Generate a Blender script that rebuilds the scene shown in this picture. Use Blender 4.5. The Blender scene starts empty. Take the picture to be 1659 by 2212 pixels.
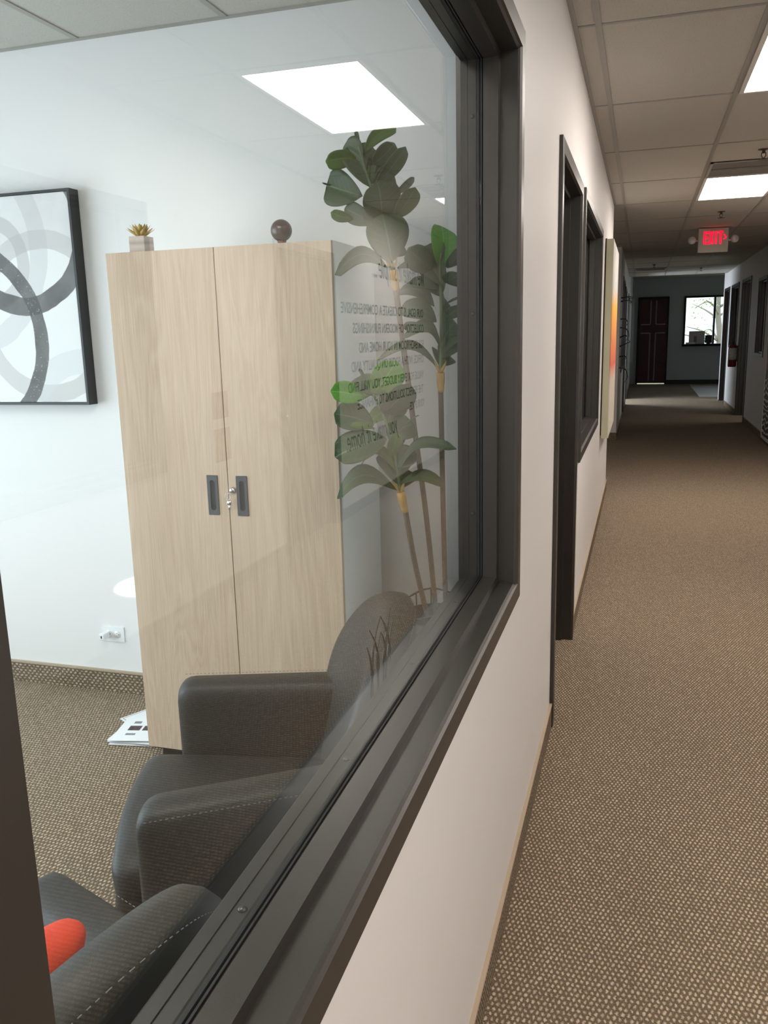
import bpy, bmesh, math, random
from mathutils import Vector, Matrix
random.seed(7)
PI = math.pi
S = bpy.context.scene
COL = S.collection

# ------------------------------------------------------------------ camera
CAMX, CAMZ = 0.302, 1.55
cd = bpy.data.cameras.new('camera')
cam = bpy.data.objects.new('camera', cd); COL.objects.link(cam)
cd.sensor_fit = 'VERTICAL'; cd.sensor_height = 36.0; cd.lens = 1800.0/2212.0*36.0
cd.clip_start = 0.01; cd.clip_end = 200
cam.matrix_world = Matrix(((0.956544, -0.037406, 0.289180, CAMX), (0.290607, 0.203607, -0.934929, 0), (-0.023907, 0.978338, 0.205629, CAMZ), (0, 0, 0, 1)))
S.camera = cam

# ------------------------------------------------------------------ world, daylight, exposure
S.view_settings.view_transform = 'Standard'
S.view_settings.look = 'None'
S.view_settings.gamma = 1.0
S.view_settings.use_curve_mapping = False
S.view_settings.exposure = 0.75
w = bpy.data.worlds.new('world'); S.world = w; w.use_nodes = True
bgn = w.node_tree.nodes['Background']
bgn.inputs[0].default_value = (0.80, 0.90, 1.0, 1)
bgn.inputs[1].default_value = 1.6

def area(name, loc, rot, sx, sy, power, col, spread=PI):
    l = bpy.data.lights.new(name, 'AREA'); l.shape = 'RECTANGLE'; l.size = sx; l.size_y = sy
    l.energy = power; l.color = col; l.spread = spread
    o = bpy.data.objects.new(name, l); COL.objects.link(o); o.location = loc; o.rotation_euler = rot
    return o
P_OFFICE = 70
area('daylight_office', (-3.80, 0.45, 1.35), (0, -PI/2, 0), 2.3, 4.3, P_OFFICE, (0.78, 0.89, 1.0))
area('daylight_left_doorway', (-1.6, 19.5, 1.5), (0, -PI/2, 0), 2.2, 1.6, 90, (0.80, 0.90, 1.0))
area('daylight_right_doorway', (3.2, 15.7, 1.5), (0, PI/2, 0), 2.2, 1.0, 7, (1.0, 0.92, 0.80))
area('daylight_side_hall', (-2.6, 10.5, 1.4), (0, -PI/2, 0), 1.6, 1.4, 1, (0.9, 0.95, 1.0))
area('daylight_foyer', (5.2, 23.2, 1.5), (0, PI/2, 0), 2.2, 2.6, 3, (0.85, 0.93, 1.0))
LAMP_NEAR = 13.0
def glint():  # added spot near the floor, makes the sun patch low on the back wall
    l = bpy.data.lights.new('added_glint_spot', 'SPOT'); l.energy = 150; l.spot_size = math.radians(2.7); l.spot_blend = .1; l.shadow_soft_size = .005
    l.color = (1, .98, .93)
    o = bpy.data.objects.new('added_glint_spot', l); COL.objects.link(o); o.location = (-3.55, 2.35, 0.12)
    d = Vector((-1.775, 3.03, .505)) - o.location
    o.rotation_euler = d.to_track_quat('-Z', 'Y').to_euler()
glint()

# ------------------------------------------------------------------ materials
def newmat(name):
    m = bpy.data.materials.new(name); m.use_nodes = True
    nt = m.node_tree; b = nt.nodes['Principled BSDF']
    return m, nt, b
def N(nt, t, **k):
    n = nt.nodes.new(t)
    for a, v in k.items(): setattr(n, a, v)
    return n
def M_(nt, op, a, b=None, clamp=False):
    n = N(nt, 'ShaderNodeMath', operation=op); n.use_clamp = clamp
    for i, v in enumerate((a, b)):
        if v is None: continue
        if isinstance(v, (int, float)): n.inputs[i].default_value = v
        else: nt.links.new(v, n.inputs[i])
    return n.outputs[0]
def plain(name, col, rough=.5, metal=0, spec=.5, bump=0, bscale=200, var=0, vscale=3):
    m, nt, b = newmat(name)
    b.inputs['Base Color'].default_value = (*col, 1); b.inputs['Roughness'].default_value = rough
    b.inputs['Metallic'].default_value = metal; b.inputs['Specular IOR Level'].default_value = spec
    tc = N(nt, 'ShaderNodeTexCoord')
    if bump:
        n = N(nt, 'ShaderNodeTexNoise'); n.inputs['Scale'].default_value = bscale; n.inputs['Detail'].default_value = 3
        nt.links.new(tc.outputs['Object'], n.inputs['Vector'])
        bp = N(nt, 'ShaderNodeBump'); bp.inputs['Strength'].default_value = bump; bp.inputs['Distance'].default_value = .002
        nt.links.new(n.outputs[0], bp.inputs['Height']); nt.links.new(bp.outputs[0], b.inputs['Normal'])
    if var:
        n = N(nt, 'ShaderNodeTexNoise'); n.inputs['Scale'].default_value = vscale; n.inputs['Detail'].default_value = 4
        nt.links.new(tc.outputs['Object'], n.inputs['Vector'])
        r = N(nt, 'ShaderNodeValToRGB')
        r.color_ramp.elements[0].position = .3; r.color_ramp.elements[1].position = .7
        r.color_ramp.elements[0].color = tuple(c*(1-var) for c in col)+(1,)
        r.color_ramp.elements[1].color = tuple(min(1, c*(1+var)) for c in col)+(1,)
        nt.links.new(n.outputs[0], r.inputs[0]); nt.links.new(r.outputs[0], b.inputs['Base Color'])
    return m
def emit(name, col, s):
    m, nt, b = newmat(name)
    b.inputs['Base Color'].default_value = (*col, 1)
    b.inputs['Emission Color'].default_value = (*col, 1); b.inputs['Emission Strength'].default_value = s
    return m

def carpet_mat(name, axes='xy', cx=.0132, cy=.0155, gain=1.0):
    """loop-pile basket weave: staggered rows of tan loops with dark gaps"""
    m, nt, b = newmat(name)
    tc = N(nt, 'ShaderNodeTexCoord'); sp = N(nt, 'ShaderNodeSeparateXYZ'); nt.links.new(tc.outputs['Object'], sp.inputs[0])
    o = {'x': sp.outputs[0], 'y': sp.outputs[1], 'z': sp.outputs[2]}
    wob = N(nt, 'ShaderNodeTexNoise'); wob.inputs['Scale'].default_value = 75; wob.inputs['Detail'].default_value = 2
    nt.links.new(tc.outputs['Object'], wob.inputs['Vector'])
    wv = M_(nt, 'MULTIPLY', M_(nt, 'SUBTRACT', wob.outputs[0], .5), .75)
    U = M_(nt, 'ADD', M_(nt, 'DIVIDE', o[axes[0]], cx), wv)
    V = M_(nt, 'ADD', M_(nt, 'DIVIDE', o[axes[1]], cy), wv)
    row = M_(nt, 'FLOOR', V)
    U2 = M_(nt, 'ADD', U, M_(nt, 'MULTIPLY', row, .5))
    fu = M_(nt, 'SUBTRACT', M_(nt, 'FRACT', U2), .5); fv = M_(nt, 'SUBTRACT', M_(nt, 'FRACT', V), .5)
    r2 = M_(nt, 'ADD', M_(nt, 'POWER', M_(nt, 'ABSOLUTE', M_(nt, 'MULTIPLY', fu, 2.7)), 1.7), M_(nt, 'POWER', M_(nt, 'ABSOLUTE', M_(nt, 'MULTIPLY', fv, 1.95)), 1.9))
    h = M_(nt, 'SUBTRACT', 1.0, r2, True)
    cxn = N(nt, 'ShaderNodeCombineXYZ'); nt.links.new(M_(nt, 'FLOOR', U2), cxn.inputs[0]); nt.links.new(row, cxn.inputs[1])
    wn = N(nt, 'ShaderNodeTexWhiteNoise'); nt.links.new(cxn.outputs[0], wn.inputs['Vector'])
    fib = N(nt, 'ShaderNodeTexNoise'); fib.inputs['Scale'].default_value = 330; fib.inputs['Detail'].default_value = 2
    nt.links.new(tc.outputs['Object'], fib.inputs['Vector'])
    f = M_(nt, 'MULTIPLY', h, M_(nt, 'ADD', .62, M_(nt, 'MULTIPLY', wn.outputs[0], .42)))
    f = M_(nt, 'ADD', M_(nt, 'MULTIPLY', f, .72), M_(nt, 'ADD', .10, M_(nt, 'MULTIPLY', M_(nt, 'SUBTRACT', fib.outputs[0], .32), .95)), True)
    cr = N(nt, 'ShaderNodeValToRGB'); e = cr.color_ramp.elements
    e[0].position = 0.0; e[0].color = (.075*gain, .054*gain, .036*gain, 1)
    e[1].position = .85; e[1].color = (.66*gain, .54*gain, .41*gain, 1)
    c3 = cr.color_ramp.elements.new(.45); c3.color = (.25*gain, .19*gain, .132*gain, 1)
    nt.links.new(f, cr.inputs[0]); nt.links.new(cr.outputs[0], b.inputs['Base Color'])
    b.inputs['Roughness'].default_value = .95; b.inputs['Specular IOR Level'].default_value = .1
    bp = N(nt, 'ShaderNodeBump'); bp.inputs['Strength'].default_value = .8; bp.inputs['Distance'].default_value = .004
    nt.links.new(f, bp.inputs['Height']); nt.links.new(bp.outputs[0], b.inputs['Normal'])
    return m

def ceiling_mat():
    m, nt, b = newmat('acoustic_tile')
    tc = N(nt, 'ShaderNodeTexCoord')
    v = N(nt, 'ShaderNodeTexNoise'); v.inputs['Scale'].default_value = 190; v.inputs['Detail'].default_value = 3; v.inputs['Roughness'].default_value = .65
    nt.links.new(tc.outputs['Object'], v.inputs['Vector'])
    cr = N(nt, 'ShaderNodeValToRGB'); e = cr.color_ramp.elements
    e[0].position = .30; e[0].color = (.28, .265, .24, 1); e[1].position = .43; e[1].color = (.55, .53, .485, 1)
    nt.links.new(v.outputs[0], cr.inputs[0]); nt.links.new(cr.outputs[0], b.inputs['Base Color'])
    b.inputs['Roughness'].default_value = .9; b.inputs['Specular IOR Level'].default_value = .1
    bp = N(nt, 'ShaderNodeBump'); bp.inputs['Strength'].default_value = .4; bp.inputs['Distance'].default_value = .002
    nt.links.new(v.outputs[0], bp.inputs['Height']); nt.links.new(bp.outputs[0], b.inputs['Normal'])
    return m

def oak_mat(name, seed):
    m, nt, b = newmat(name)
    tc = N(nt, 'ShaderNodeTexCoord'); mp = N(nt, 'ShaderNodeMapping'); mp.inputs['Location'].default_value = (seed, seed*1.7, seed*.6)
    mp.inputs['Scale'].default_value = (1, 1, .11); nt.links.new(tc.outputs['Object'], mp.inputs['Vector'])
    n1 = N(nt, 'ShaderNodeTexNoise'); n1.inputs['Scale'].default_value = 7; n1.inputs['Detail'].default_value = 3; n1.inputs['Distortion'].default_value = 1.2
    nt.links.new(mp.outputs[0], n1.inputs['Vector'])
    wv = M_(nt, 'SINE', M_(nt, 'MULTIPLY', n1.outputs[0], 70))
    mp2 = N(nt, 'ShaderNodeMapping'); mp2.inputs['Scale'].default_value = (1, 1, .02); nt.links.new(tc.outputs['Object'], mp2.inputs['Vector'])
    n2 = N(nt, 'ShaderNodeTexNoise'); n2.inputs['Scale'].default_value = 260; n2.inputs['Detail'].default_value = 3
    nt.links.new(mp2.outputs[0], n2.inputs['Vector'])
    n3 = N(nt, 'ShaderNodeTexNoise'); n3.inputs['Scale'].default_value = 3.5; nt.links.new(mp.outputs[0], n3.inputs['Vector'])
    f = M_(nt, 'ADD', M_(nt, 'MULTIPLY', wv, .055), M_(nt, 'ADD', M_(nt, 'MULTIPLY', n2.outputs[0], .55), M_(nt, 'MULTIPLY', n3.outputs[0], .55)))
    cr = N(nt, 'ShaderNodeValToRGB'); e = cr.color_ramp.elements
    e[0].position = .25; e[0].color = (.475, .34, .245, 1); e[1].position = .80; e[1].color = (.70, .555, .43, 1)
    nt.links.new(f, cr.inputs[0])
    # knots
    mk = N(nt, 'ShaderNodeMapping'); mk.inputs['Scale'].default_value = (4.2, 4.2, 1.9); mk.inputs['Location'].default_value = (seed*.31, 0, seed*.17)
    nt.links.new(tc.outputs['Object'], mk.inputs['Vector'])
    vo = N(nt, 'ShaderNodeTexVoronoi'); vo.inputs['Scale'].default_value = 1.0; nt.links.new(mk.outputs[0], vo.inputs['Vector'])
    kd = M_(nt, 'ADD', vo.outputs['Distance'], M_(nt, 'MULTIPLY', M_(nt, 'SUBTRACT', n2.outputs[0], .5), .06))
    kf = N(nt, 'ShaderNodeMapRange'); kf.inputs[1].default_value = .03; kf.inputs[2].default_value = .12; kf.inputs[3].default_value = .65; kf.inputs[4].default_value = 0
    nt.links.new(kd, kf.inputs[0])
    mx = N(nt, 'ShaderNodeMix', data_type='RGBA'); nt.links.new(kf.outputs[0], mx.inputs[0]); nt.links.new(cr.outputs[0], mx.inputs[6]); mx.inputs[7].default_value = (.26, .17, .10, 1)
    nt.links.new(mx.outputs[2], b.inputs['Base Color'])
    b.inputs['Roughness'].default_value = .5; b.inputs['Specular IOR Level'].default_value = .3
    return m

def glass_mat(name, f0=.04, tint=(.93, .965, .95)):
    """clear pane: transparent with Schlick reflection off each face"""
    m, nt, b = newmat(name); nt.nodes.remove(b)
    g = N(nt, 'ShaderNodeNewGeometry'); vm = N(nt, 'ShaderNodeVectorMath', operation='DOT_PRODUCT')
    nt.links.new(g.outputs['Incoming'], vm.inputs[0]); nt.links.new(g.outputs['Normal'], vm.inputs[1])
    c = M_(nt, 'ABSOLUTE', vm.outputs['Value'])
    f = M_(nt, 'ADD', f0, M_(nt, 'MULTIPLY', M_(nt, 'POWER', M_(nt, 'SUBTRACT', 1.0, c, True), 5.0), 1-f0), True)
    t = N(nt, 'ShaderNodeBsdfTransparent'); t.inputs[0].default_value = (*tint, 1)
    gl = N(nt, 'ShaderNodeBsdfGlossy'); gl.inputs['Roughness'].default_value = 0.0
    mx = N(nt, 'ShaderNodeMixShader'); nt.links.new(f, mx.inputs[0]); nt.links.new(t.outputs[0], mx.inputs[1]); nt.links.new(gl.outputs[0], mx.inputs[2])
    nt.links.new(mx.outputs[0], nt.nodes['Material Output'].inputs[0])
    return m

def leaf_mat(name, c0, c1, sss=0.0):
    m, nt, b = newmat(name)
    uv = N(nt, 'ShaderNodeUVMap'); uv.uv_map = 'UVMap'; sp = N(nt, 'ShaderNodeSeparateXYZ'); nt.links.new(uv.outputs[0], sp.inputs[0])
    av = M_(nt, 'ABSOLUTE', M_(nt, 'SUBTRACT', sp.outputs[1], .5))
    mid = M_(nt, 'LESS_THAN', av, .018)
    q = M_(nt, 'FRACT', M_(nt, 'MULTIPLY', M_(nt, 'SUBTRACT', sp.outputs[0], M_(nt, 'MULTIPLY', av, .55)), 7.0))
    sv = M_(nt, 'LESS_THAN', M_(nt, 'ABSOLUTE', M_(nt, 'SUBTRACT', q, .5)), .045)
    vein = M_(nt, 'MAXIMUM', mid, M_(nt, 'MULTIPLY', sv, .55))
    n = N(nt, 'ShaderNodeTexNoise'); n.inputs['Scale'].default_value = 22; tc = N(nt, 'ShaderNodeTexCoord'); nt.links.new(tc.outputs['Object'], n.inputs['Vector'])
    mx0 = N(nt, 'ShaderNodeMix', data_type='RGBA'); nt.links.new(n.outputs[0], mx0.inputs[0]); mx0.inputs[6].default_value = (*c0, 1); mx0.inputs[7].default_value = (*c1, 1)
    mx = N(nt, 'ShaderNodeMix', data_type='RGBA'); nt.links.new(vein, mx.inputs[0]); nt.links.new(mx0.outputs[2], mx.inputs[6])
    mx.inputs[7].default_value = tuple(min(1, c*1.5+.05) for c in c1)+(1,)
    nt.links.new(mx.outputs[2], b.inputs['Base Color'])
    b.inputs['Roughness'].default_value = .45; b.inputs['Specular IOR Level'].default_value = .35
    if sss:
        tr = N(nt, 'ShaderNodeBsdfTranslucent'); tr.inputs[0].default_value = tuple(min(1, c*2.0) for c in c1)+(1,)
        ms = N(nt, 'ShaderNodeMixShader'); ms.inputs[0].default_value = sss
        nt.links.new(b.outputs[0], ms.inputs[1]); nt.links.new(tr.outputs[0], ms.inputs[2]); nt.links.new(ms.outputs[0], nt.nodes['Material Output'].inputs[0])
    return m

def art_mat():
    """watercolour rings on white paper, object space metres (origin = world)"""
    m, nt, b = newmat('ring_artwork')
    tc = N(nt, 'ShaderNodeTexCoord'); sp = N(nt, 'ShaderNodeSeparateXYZ'); nt.links.new(tc.outputs['Object'], sp.inputs[0])
    ns = N(nt, 'ShaderNodeTexNoise'); ns.inputs['Scale'].default_value = 9; ns.inputs['Detail'].default_value = 4; nt.links.new(tc.outputs['Object'], ns.inputs['Vector'])
    nd = M_(nt, 'MULTIPLY', M_(nt, 'SUBTRACT', ns.outputs[0], .5), .02)
    nf = N(nt, 'ShaderNodeTexNoise'); nf.inputs['Scale'].default_value = 120; nf.inputs['Detail'].default_value = 3; nt.links.new(tc.outputs['Object'], nf.inputs['Vector'])
    def dist(cx, cz, sx=1.0):
        dx = M_(nt, 'MULTIPLY', M_(nt, 'SUBTRACT', sp.outputs[0], cx), sx); dz = M_(nt, 'SUBTRACT', sp.outputs[2], cz)
        return M_(nt, 'ADD', M_(nt, 'SQRT', M_(nt, 'ADD', M_(nt, 'MULTIPLY', dx, dx), M_(nt, 'MULTIPLY', dz, dz))), nd)
    def ring(cx, cz, r, hw, sx=1.0):
        d = M_(nt, 'ABSOLUTE', M_(nt, 'SUBTRACT', dist(cx, cz, sx), r))
        mr = N(nt, 'ShaderNodeMapRange'); mr.inputs[1].default_value = hw; mr.inputs[2].default_value = hw+.003; mr.inputs[3].default_value = 1; mr.inputs[4].default_value = 0
        nt.links.new(d, mr.inputs[0]); return mr.outputs[0]
    cur = None
    def lay(fac, col, amt):
        nonlocal cur
        mx = N(nt, 'ShaderNodeMix', data_type='RGBA')
        nt.links.new(M_(nt, 'MULTIPLY', fac, amt), mx.inputs[0])
        if cur is None: mx.inputs[6].default_value = (.84, .84, .84, 1)
        else: nt.links.new(cur, mx.inputs[6])
        mx.inputs[7].default_value = (*col, 1); cur = mx.outputs[2]
    one = M_(nt, 'GREATER_THAN', sp.outputs[2], 1.93)
    lay(one, (.66, .63, .64), M_(nt, 'MULTIPLY', ns.outputs[0], 1.0))
    lay(ring(-2.06, 1.66, .31, .035), (.60, .58, .58), .8)
    lay(ring(-2.30, 1.89, .16, .028), (.45, .43, .44), .55)
    lay(ring(-2.46, 1.95, .40, .04), (.50, .48, .50), .35)
    lay(ring(-1.90, 1.20, .28, .05), (.66, .68, .70), .5)
    dk = M_(nt, 'ADD', .72, M_(nt, 'MULTIPLY', ns.outputs[0], .35))
    lay(ring(-2.146, 2.010, .302, .036), (.115, .11, .11), dk)
    lay(ring(-2.474, 1.574, .385, .030), (.10, .097, .097), dk)
    spk = M_(nt, 'MULTIPLY', ring(-2.474, 1.574, .385, .030), M_(nt, 'GREATER_THAN', nf.outputs[0], .66))
    lay(spk, (.5, .5, .5), .6)
    nt.links.new(cur, b.inputs['Base Color']); b.inputs['Roughness'].default_value = .7
    return m

def gradient_mat(name, stops, axis=2, lo=0, hi=1, noise=.0):
    m, nt, b = newmat(name)
    tc = N(nt, 'ShaderNodeTexCoord'); sp = N(nt, 'ShaderNodeSeparateXYZ'); nt.links.new(tc.outputs['Object'], sp.inputs[0])
    mr = N(nt, 'ShaderNodeMapRange'); mr.inputs[1].default_value = lo; mr.inputs[2].default_value = hi; nt.links.new(sp.outputs[axis], mr.inputs[0])
    v = mr.outputs[0]
    if noise:
        n = N(nt, 'ShaderNodeTexNoise'); n.inputs['Scale'].default_value = 5; nt.links.new(tc.outputs['Object'], n.inputs['Vector'])
        v = M_(nt, 'ADD', v, M_(nt, 'MULTIPLY', M_(nt, 'SUBTRACT', n.outputs[0], .5), noise))
    cr = N(nt, 'ShaderNodeValToRGB'); e = cr.color_ramp.elements
    e[0].position = stops[0][0]; e[0].color = (*stops[0][1], 1); e[1].position = stops[-1][0]; e[1].color = (*stops[-1][1], 1)
    for p, c in stops[1:-1]: x = e.new(p); x.color = (*c, 1)
    nt.links.new(v, cr.inputs[0]); nt.links.new(cr.outputs[0], b.inputs['Base Color']); b.inputs['Roughness'].default_value = .7
    return m

def stripe_mat():
    """zebra-like torn stripes with brown blocks above"""
    m, nt, b = newmat('striped_collage')
    tc = N(nt, 'ShaderNodeTexCoord'); sp = N(nt, 'ShaderNodeSeparateXYZ'); nt.links.new(tc.outputs['Object'], sp.inputs[0])
    n = N(nt, 'ShaderNodeTexNoise'); n.inputs['Scale'].default_value = 4; nt.links.new(tc.outputs['Object'], n.inputs['Vector'])
    w1 = M_(nt, 'SINE', M_(nt, 'ADD', M_(nt, 'MULTIPLY', sp.outputs[2], 85), M_(nt, 'MULTIPLY', n.outputs[0], 14)))
    cr = N(nt, 'ShaderNodeValToRGB'); e = cr.color_ramp.elements; e[0].position = .45; e[0].color = (.02, .02, .02, 1); e[1].position = .55; e[1].color = (.75, .72, .68, 1)
    nt.links.new(w1, cr.inputs[0])
    vo = N(nt, 'ShaderNodeTexVoronoi'); vo.inputs['Scale'].default_value = 9; nt.links.new(tc.outputs['Object'], vo.inputs['Vector'])
    c2 = N(nt, 'ShaderNodeValToRGB'); e = c2.color_ramp.elements; e[0].position = .2; e[0].color = (.05, .02, .015, 1); e[1].position = .8; e[1].color = (.38, .24, .16, 1)
    nt.links.new(vo.outputs['Color'], c2.inputs[0])
    up = M_(nt, 'GREATER_THAN', sp.outputs[2], .88)
    mx = N(nt, 'ShaderNodeMix', data_type='RGBA'); nt.links.new(up, mx.inputs[0]); nt.links.new(cr.outputs[0], mx.inputs[6]); nt.links.new(c2.outputs[0], mx.inputs[7])
    nt.links.new(mx.outputs[2], b.inputs['Base Color'])
    return m

WALLP = plain('painted_wall', (.83, .81, .80), .55, spec=.3, bump=.03, bscale=240)
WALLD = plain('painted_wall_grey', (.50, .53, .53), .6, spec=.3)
CEIL = ceiling_mat()
GRID = plain('ceiling_grid', (.36, .345, .31), .5)
CARPET = carpet_mat('loop_carpet')
CBASEY = carpet_mat('carpet_base_along_y', 'yz', cx=.013, cy=.010, gain=.85)
CBASEX = carpet_mat('carpet_base_along_x', 'xz', cx=.024, cy=.013, gain=.85)
BIND = plain('binding_tape', (.44, .35, .25), .7)
BRONZE = plain('dark_bronze_metal', (.023, .0195, .016), .36, metal=0.0, spec=.8, bump=.05, bscale=500)
DARKD = plain('dark_door', (.016, .013, .011), .45, spec=.3, var=.25, vscale=2)
GASKET = plain('black_gasket', (.01, .01, .01), .6)
GLASS = glass_mat('clear_glass')
PANEL = emit('light_diffuser', (1.0, .915, .83), LAMP_NEAR)
WHITEM = plain('white_enamel', (.75, .74, .70), .4)
PLAST = plain('white_plastic', (.85, .86, .87), .35)
BLACK = plain('black_plastic', (.012, .012, .013), .4)
LEATHER = plain('charcoal_upholstery', (.022, .0235, .024), .48, spec=.45, bump=.25, bscale=900)
THREAD = plain('grey_thread', (.17, .175, .18), .8)
OAK1 = oak_mat('light_oak_left', 3.1)
OAK2 = oak_mat('light_oak_right', 8.4)
CABW = plain('pale_grey_laminate', (.84, .86, .85), .5)
HANDLE = plain('grey_handle', (.060, .070, .080), .5)
HOLLOW = plain('handle_recess', (.008, .009, .010), .6)
CHROME = plain('chrome', (.75, .75, .75), .18, metal=1)

# ------------------------------------------------------------------ mesh helpers
def link(name, bm, mat, parent=None, smooth=False):
    me = bpy.data.meshes.new(name); bmesh.ops.recalc_face_normals(bm, faces=bm.faces); bm.to_mesh(me); bm.free()
    if smooth:
        for p in me.polygons: p.use_smooth = True
    me.materials.append(mat)
    o = bpy.data.objects.new(name, me); COL.objects.link(o)
    if parent: o.parent = parent
    return o
def tag(o, label=None, cat=None, group=None, kind=None):
    if label: o['label'] = label
    if cat: o['category'] = cat
    if group: o['group'] = group
    if kind: o['kind'] = kind
    return o
def thing(name, label, cat, loc=(0,0,0), rz=0, group=None):
    o = bpy.data.objects.new(name, None); COL.objects.link(o); o.location = loc; o.rotation_euler = (0,0,rz); o.empty_display_size = .1
    return tag(o, label, cat, group)
def struct(name, bm, mat, parent=None, smooth=False):
    o = link(name, bm, mat, parent, smooth)
    if not parent: o['kind'] = 'structure'
    return o
def sempty(name, loc=(0,0,0)):
    o = bpy.data.objects.new(name, None); COL.objects.link(o); o.location = loc; o['kind'] = 'structure'; return o
def box(bm, a, b, bev=0, seg=2):
    xs = sorted((a[0], b[0])); ys = sorted((a[1], b[1])); zs = sorted((a[2], b[2]))
    v = [bm.verts.new((x, y, z)) for x in xs for y in ys for z in zs]
    f = [(0,1,3,2),(4,6,7,5),(0,4,5,1),(2,3,7,6),(0,2,6,4),(1,5,7,3)]
    fs = [bm.faces.new([v[i] for i in q]) for q in f]
    if bev:
        es = list({e for q in fs for e in q.edges})
        bmesh.ops.bevel(bm, geom=es, offset=bev, segments=seg, profile=.7, affect='EDGES')
    return bm
def BX(a, b, bev=0, seg=2): return box(bmesh.new(), a, b, bev, seg)
def frame_at(t):
    t = t.normalized(); u = t.orthogonal().normalized(); return u, t.cross(u)
def tube(bm, pts, r, n=8, cap=True):
    pts = [Vector(p) for p in pts]; rs = r if isinstance(r, (list, tuple)) else [r]*len(pts)
    u = None; rings = []
    for i, p in enumerate(pts):
        t = (pts[min(i+1, len(pts)-1)]-pts[max(i-1, 0)]).normalized()
        if u is None: u = t.orthogonal().normalized()
        u = (u-t*u.dot(t)).normalized(); v = t.cross(u)
        rings.append([bm.verts.new(p+(u*math.cos(2*PI*k/n)+v*math.sin(2*PI*k/n))*rs[i]) for k in range(n)])
    for a, b in zip(rings, rings[1:]):
        for k in range(n): bm.faces.new((a[k], a[(k+1)%n], b[(k+1)%n], b[k]))
    if cap: bm.faces.new(rings[0][::-1]); bm.faces.new(rings[-1])
    return bm
def lathe(bm, prof, c=(0,0,0), n=32, axis='z'):
    rings = []
    for r, h in prof:
        ring = []
        for k in range(n):
            a = 2*PI*k/n; x, y = r*math.cos(a), r*math.sin(a)
            p = {'z': (x, y, h), 'y': (x, h, y), 'x': (h, x, y)}[axis]
            ring.append(bm.verts.new((c[0]+p[0], c[1]+p[1], c[2]+p[2])))
        rings.append(ring)
    for a, b in zip(rings, rings[1:]):
        for k in range(n): bm.faces.new((a[k], a[(k+1)%n], b[(k+1)%n], b[k]))
    for ring in (rings[0], rings[-1]):
        try: bm.faces.new(ring)
        except ValueError: pass
    return bm
def smoothpts(pts, n=8):
    """Catmull-Rom through the points"""
    P = [Vector(p) for p in pts]; P = [P[0]*2-P[1]]+P+[P[-1]*2-P[-2]]; out = []
    for i in range(1, len(P)-2):
        for k in range(n):
            t = k/n; a, b, c, d = P[i-1], P[i], P[i+1], P[i+2]
            out.append(.5*((2*b)+(c-a)*t+(2*a-5*b+4*c-d)*t*t+(3*b-a-3*c+d)*t**3))
    out.append(P[-2]); return out
def ball(bm, c, r, n=24):
    m = n//2
    prof = [(max(1e-5, r*math.sin(PI*i/m)), -r*math.cos(PI*i/m)) for i in range(m+1)]
    return lathe(bm, prof, c, n)
def text_mesh(name, s, mat, parent, origin, xdir, ydir, width, height, extrude=.0006, shear=0.0, bold=0.0):
    cu = bpy.data.curves.new(name, 'FONT'); cu.body = s; cu.extrude = 0; cu.shear = shear; cu.offset = bold; cu.resolution_u = 3
    t = bpy.data.objects.new(name, cu); COL.objects.link(t)
    dg = bpy.context.evaluated_depsgraph_get(); dg.update()
    me = bpy.data.meshes.new_from_object(t.evaluated_get(dg)); bpy.data.objects.remove(t); bpy.data.curves.remove(cu)
    xs = [v.co.x for v in me.vertices]; ys = [v.co.y for v in me.vertices]
    x0, x1, y0, y1 = min(xs), max(xs), 0.0, max(ys)
    X, Y = Vector(xdir), Vector(ydir); Z = X.cross(Y)
    for v in me.vertices:
        v.co = Vector(origin)+X*((v.co.x-x0)/(x1-x0)*width)+Y*((v.co.y-y0)/(y1-y0)*height)
    bm = bmesh.new(); bm.from_mesh(me); bpy.data.meshes.remove(me)
    r = bmesh.ops.extrude_face_region(bm, geom=bm.faces[:])
    vs = [g for g in r['geom'] if isinstance(g, bmesh.types.BMVert)]
    bmesh.ops.translate(bm, verts=vs, vec=Z*extrude)
    return link(name, bm, mat, parent)

def wall_x(bm, x0, x1, y0, y1, z0, z1, ops=()):
    """wall slab lying along y with rectangular openings (ya, yb, za, zb)"""
    y = y0
    for ya, yb, za, zb in sorted(ops):
        if ya > y: box(bm, (x0, y, z0), (x1, ya, z1))
        if za > z0: box(bm, (x0, ya, z0), (x1, yb, za))
        if zb < z1: box(bm, (x0, ya, zb), (x1, yb, z1))
        y = yb
    if y < y1: box(bm, (x0, y, z0), (x1, y1, z1))
    return bm
def wall_y(bm, y0, y1, x0, x1, z0, z1, ops=()):
    x = x0
    for xa, xb, za, zb in sorted(ops):
        if xa > x: box(bm, (x, y0, z0), (xa, y1, z1))
        if za > z0: box(bm, (xa, y0, z0), (xb, y1, za))
        if zb < z1: box(bm, (xa, y0, zb), (xb, y1, z1))
        x = xb
    if x < x1: box(bm, (x, y0, z0), (x1, y1, z1))
    return bm

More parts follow.
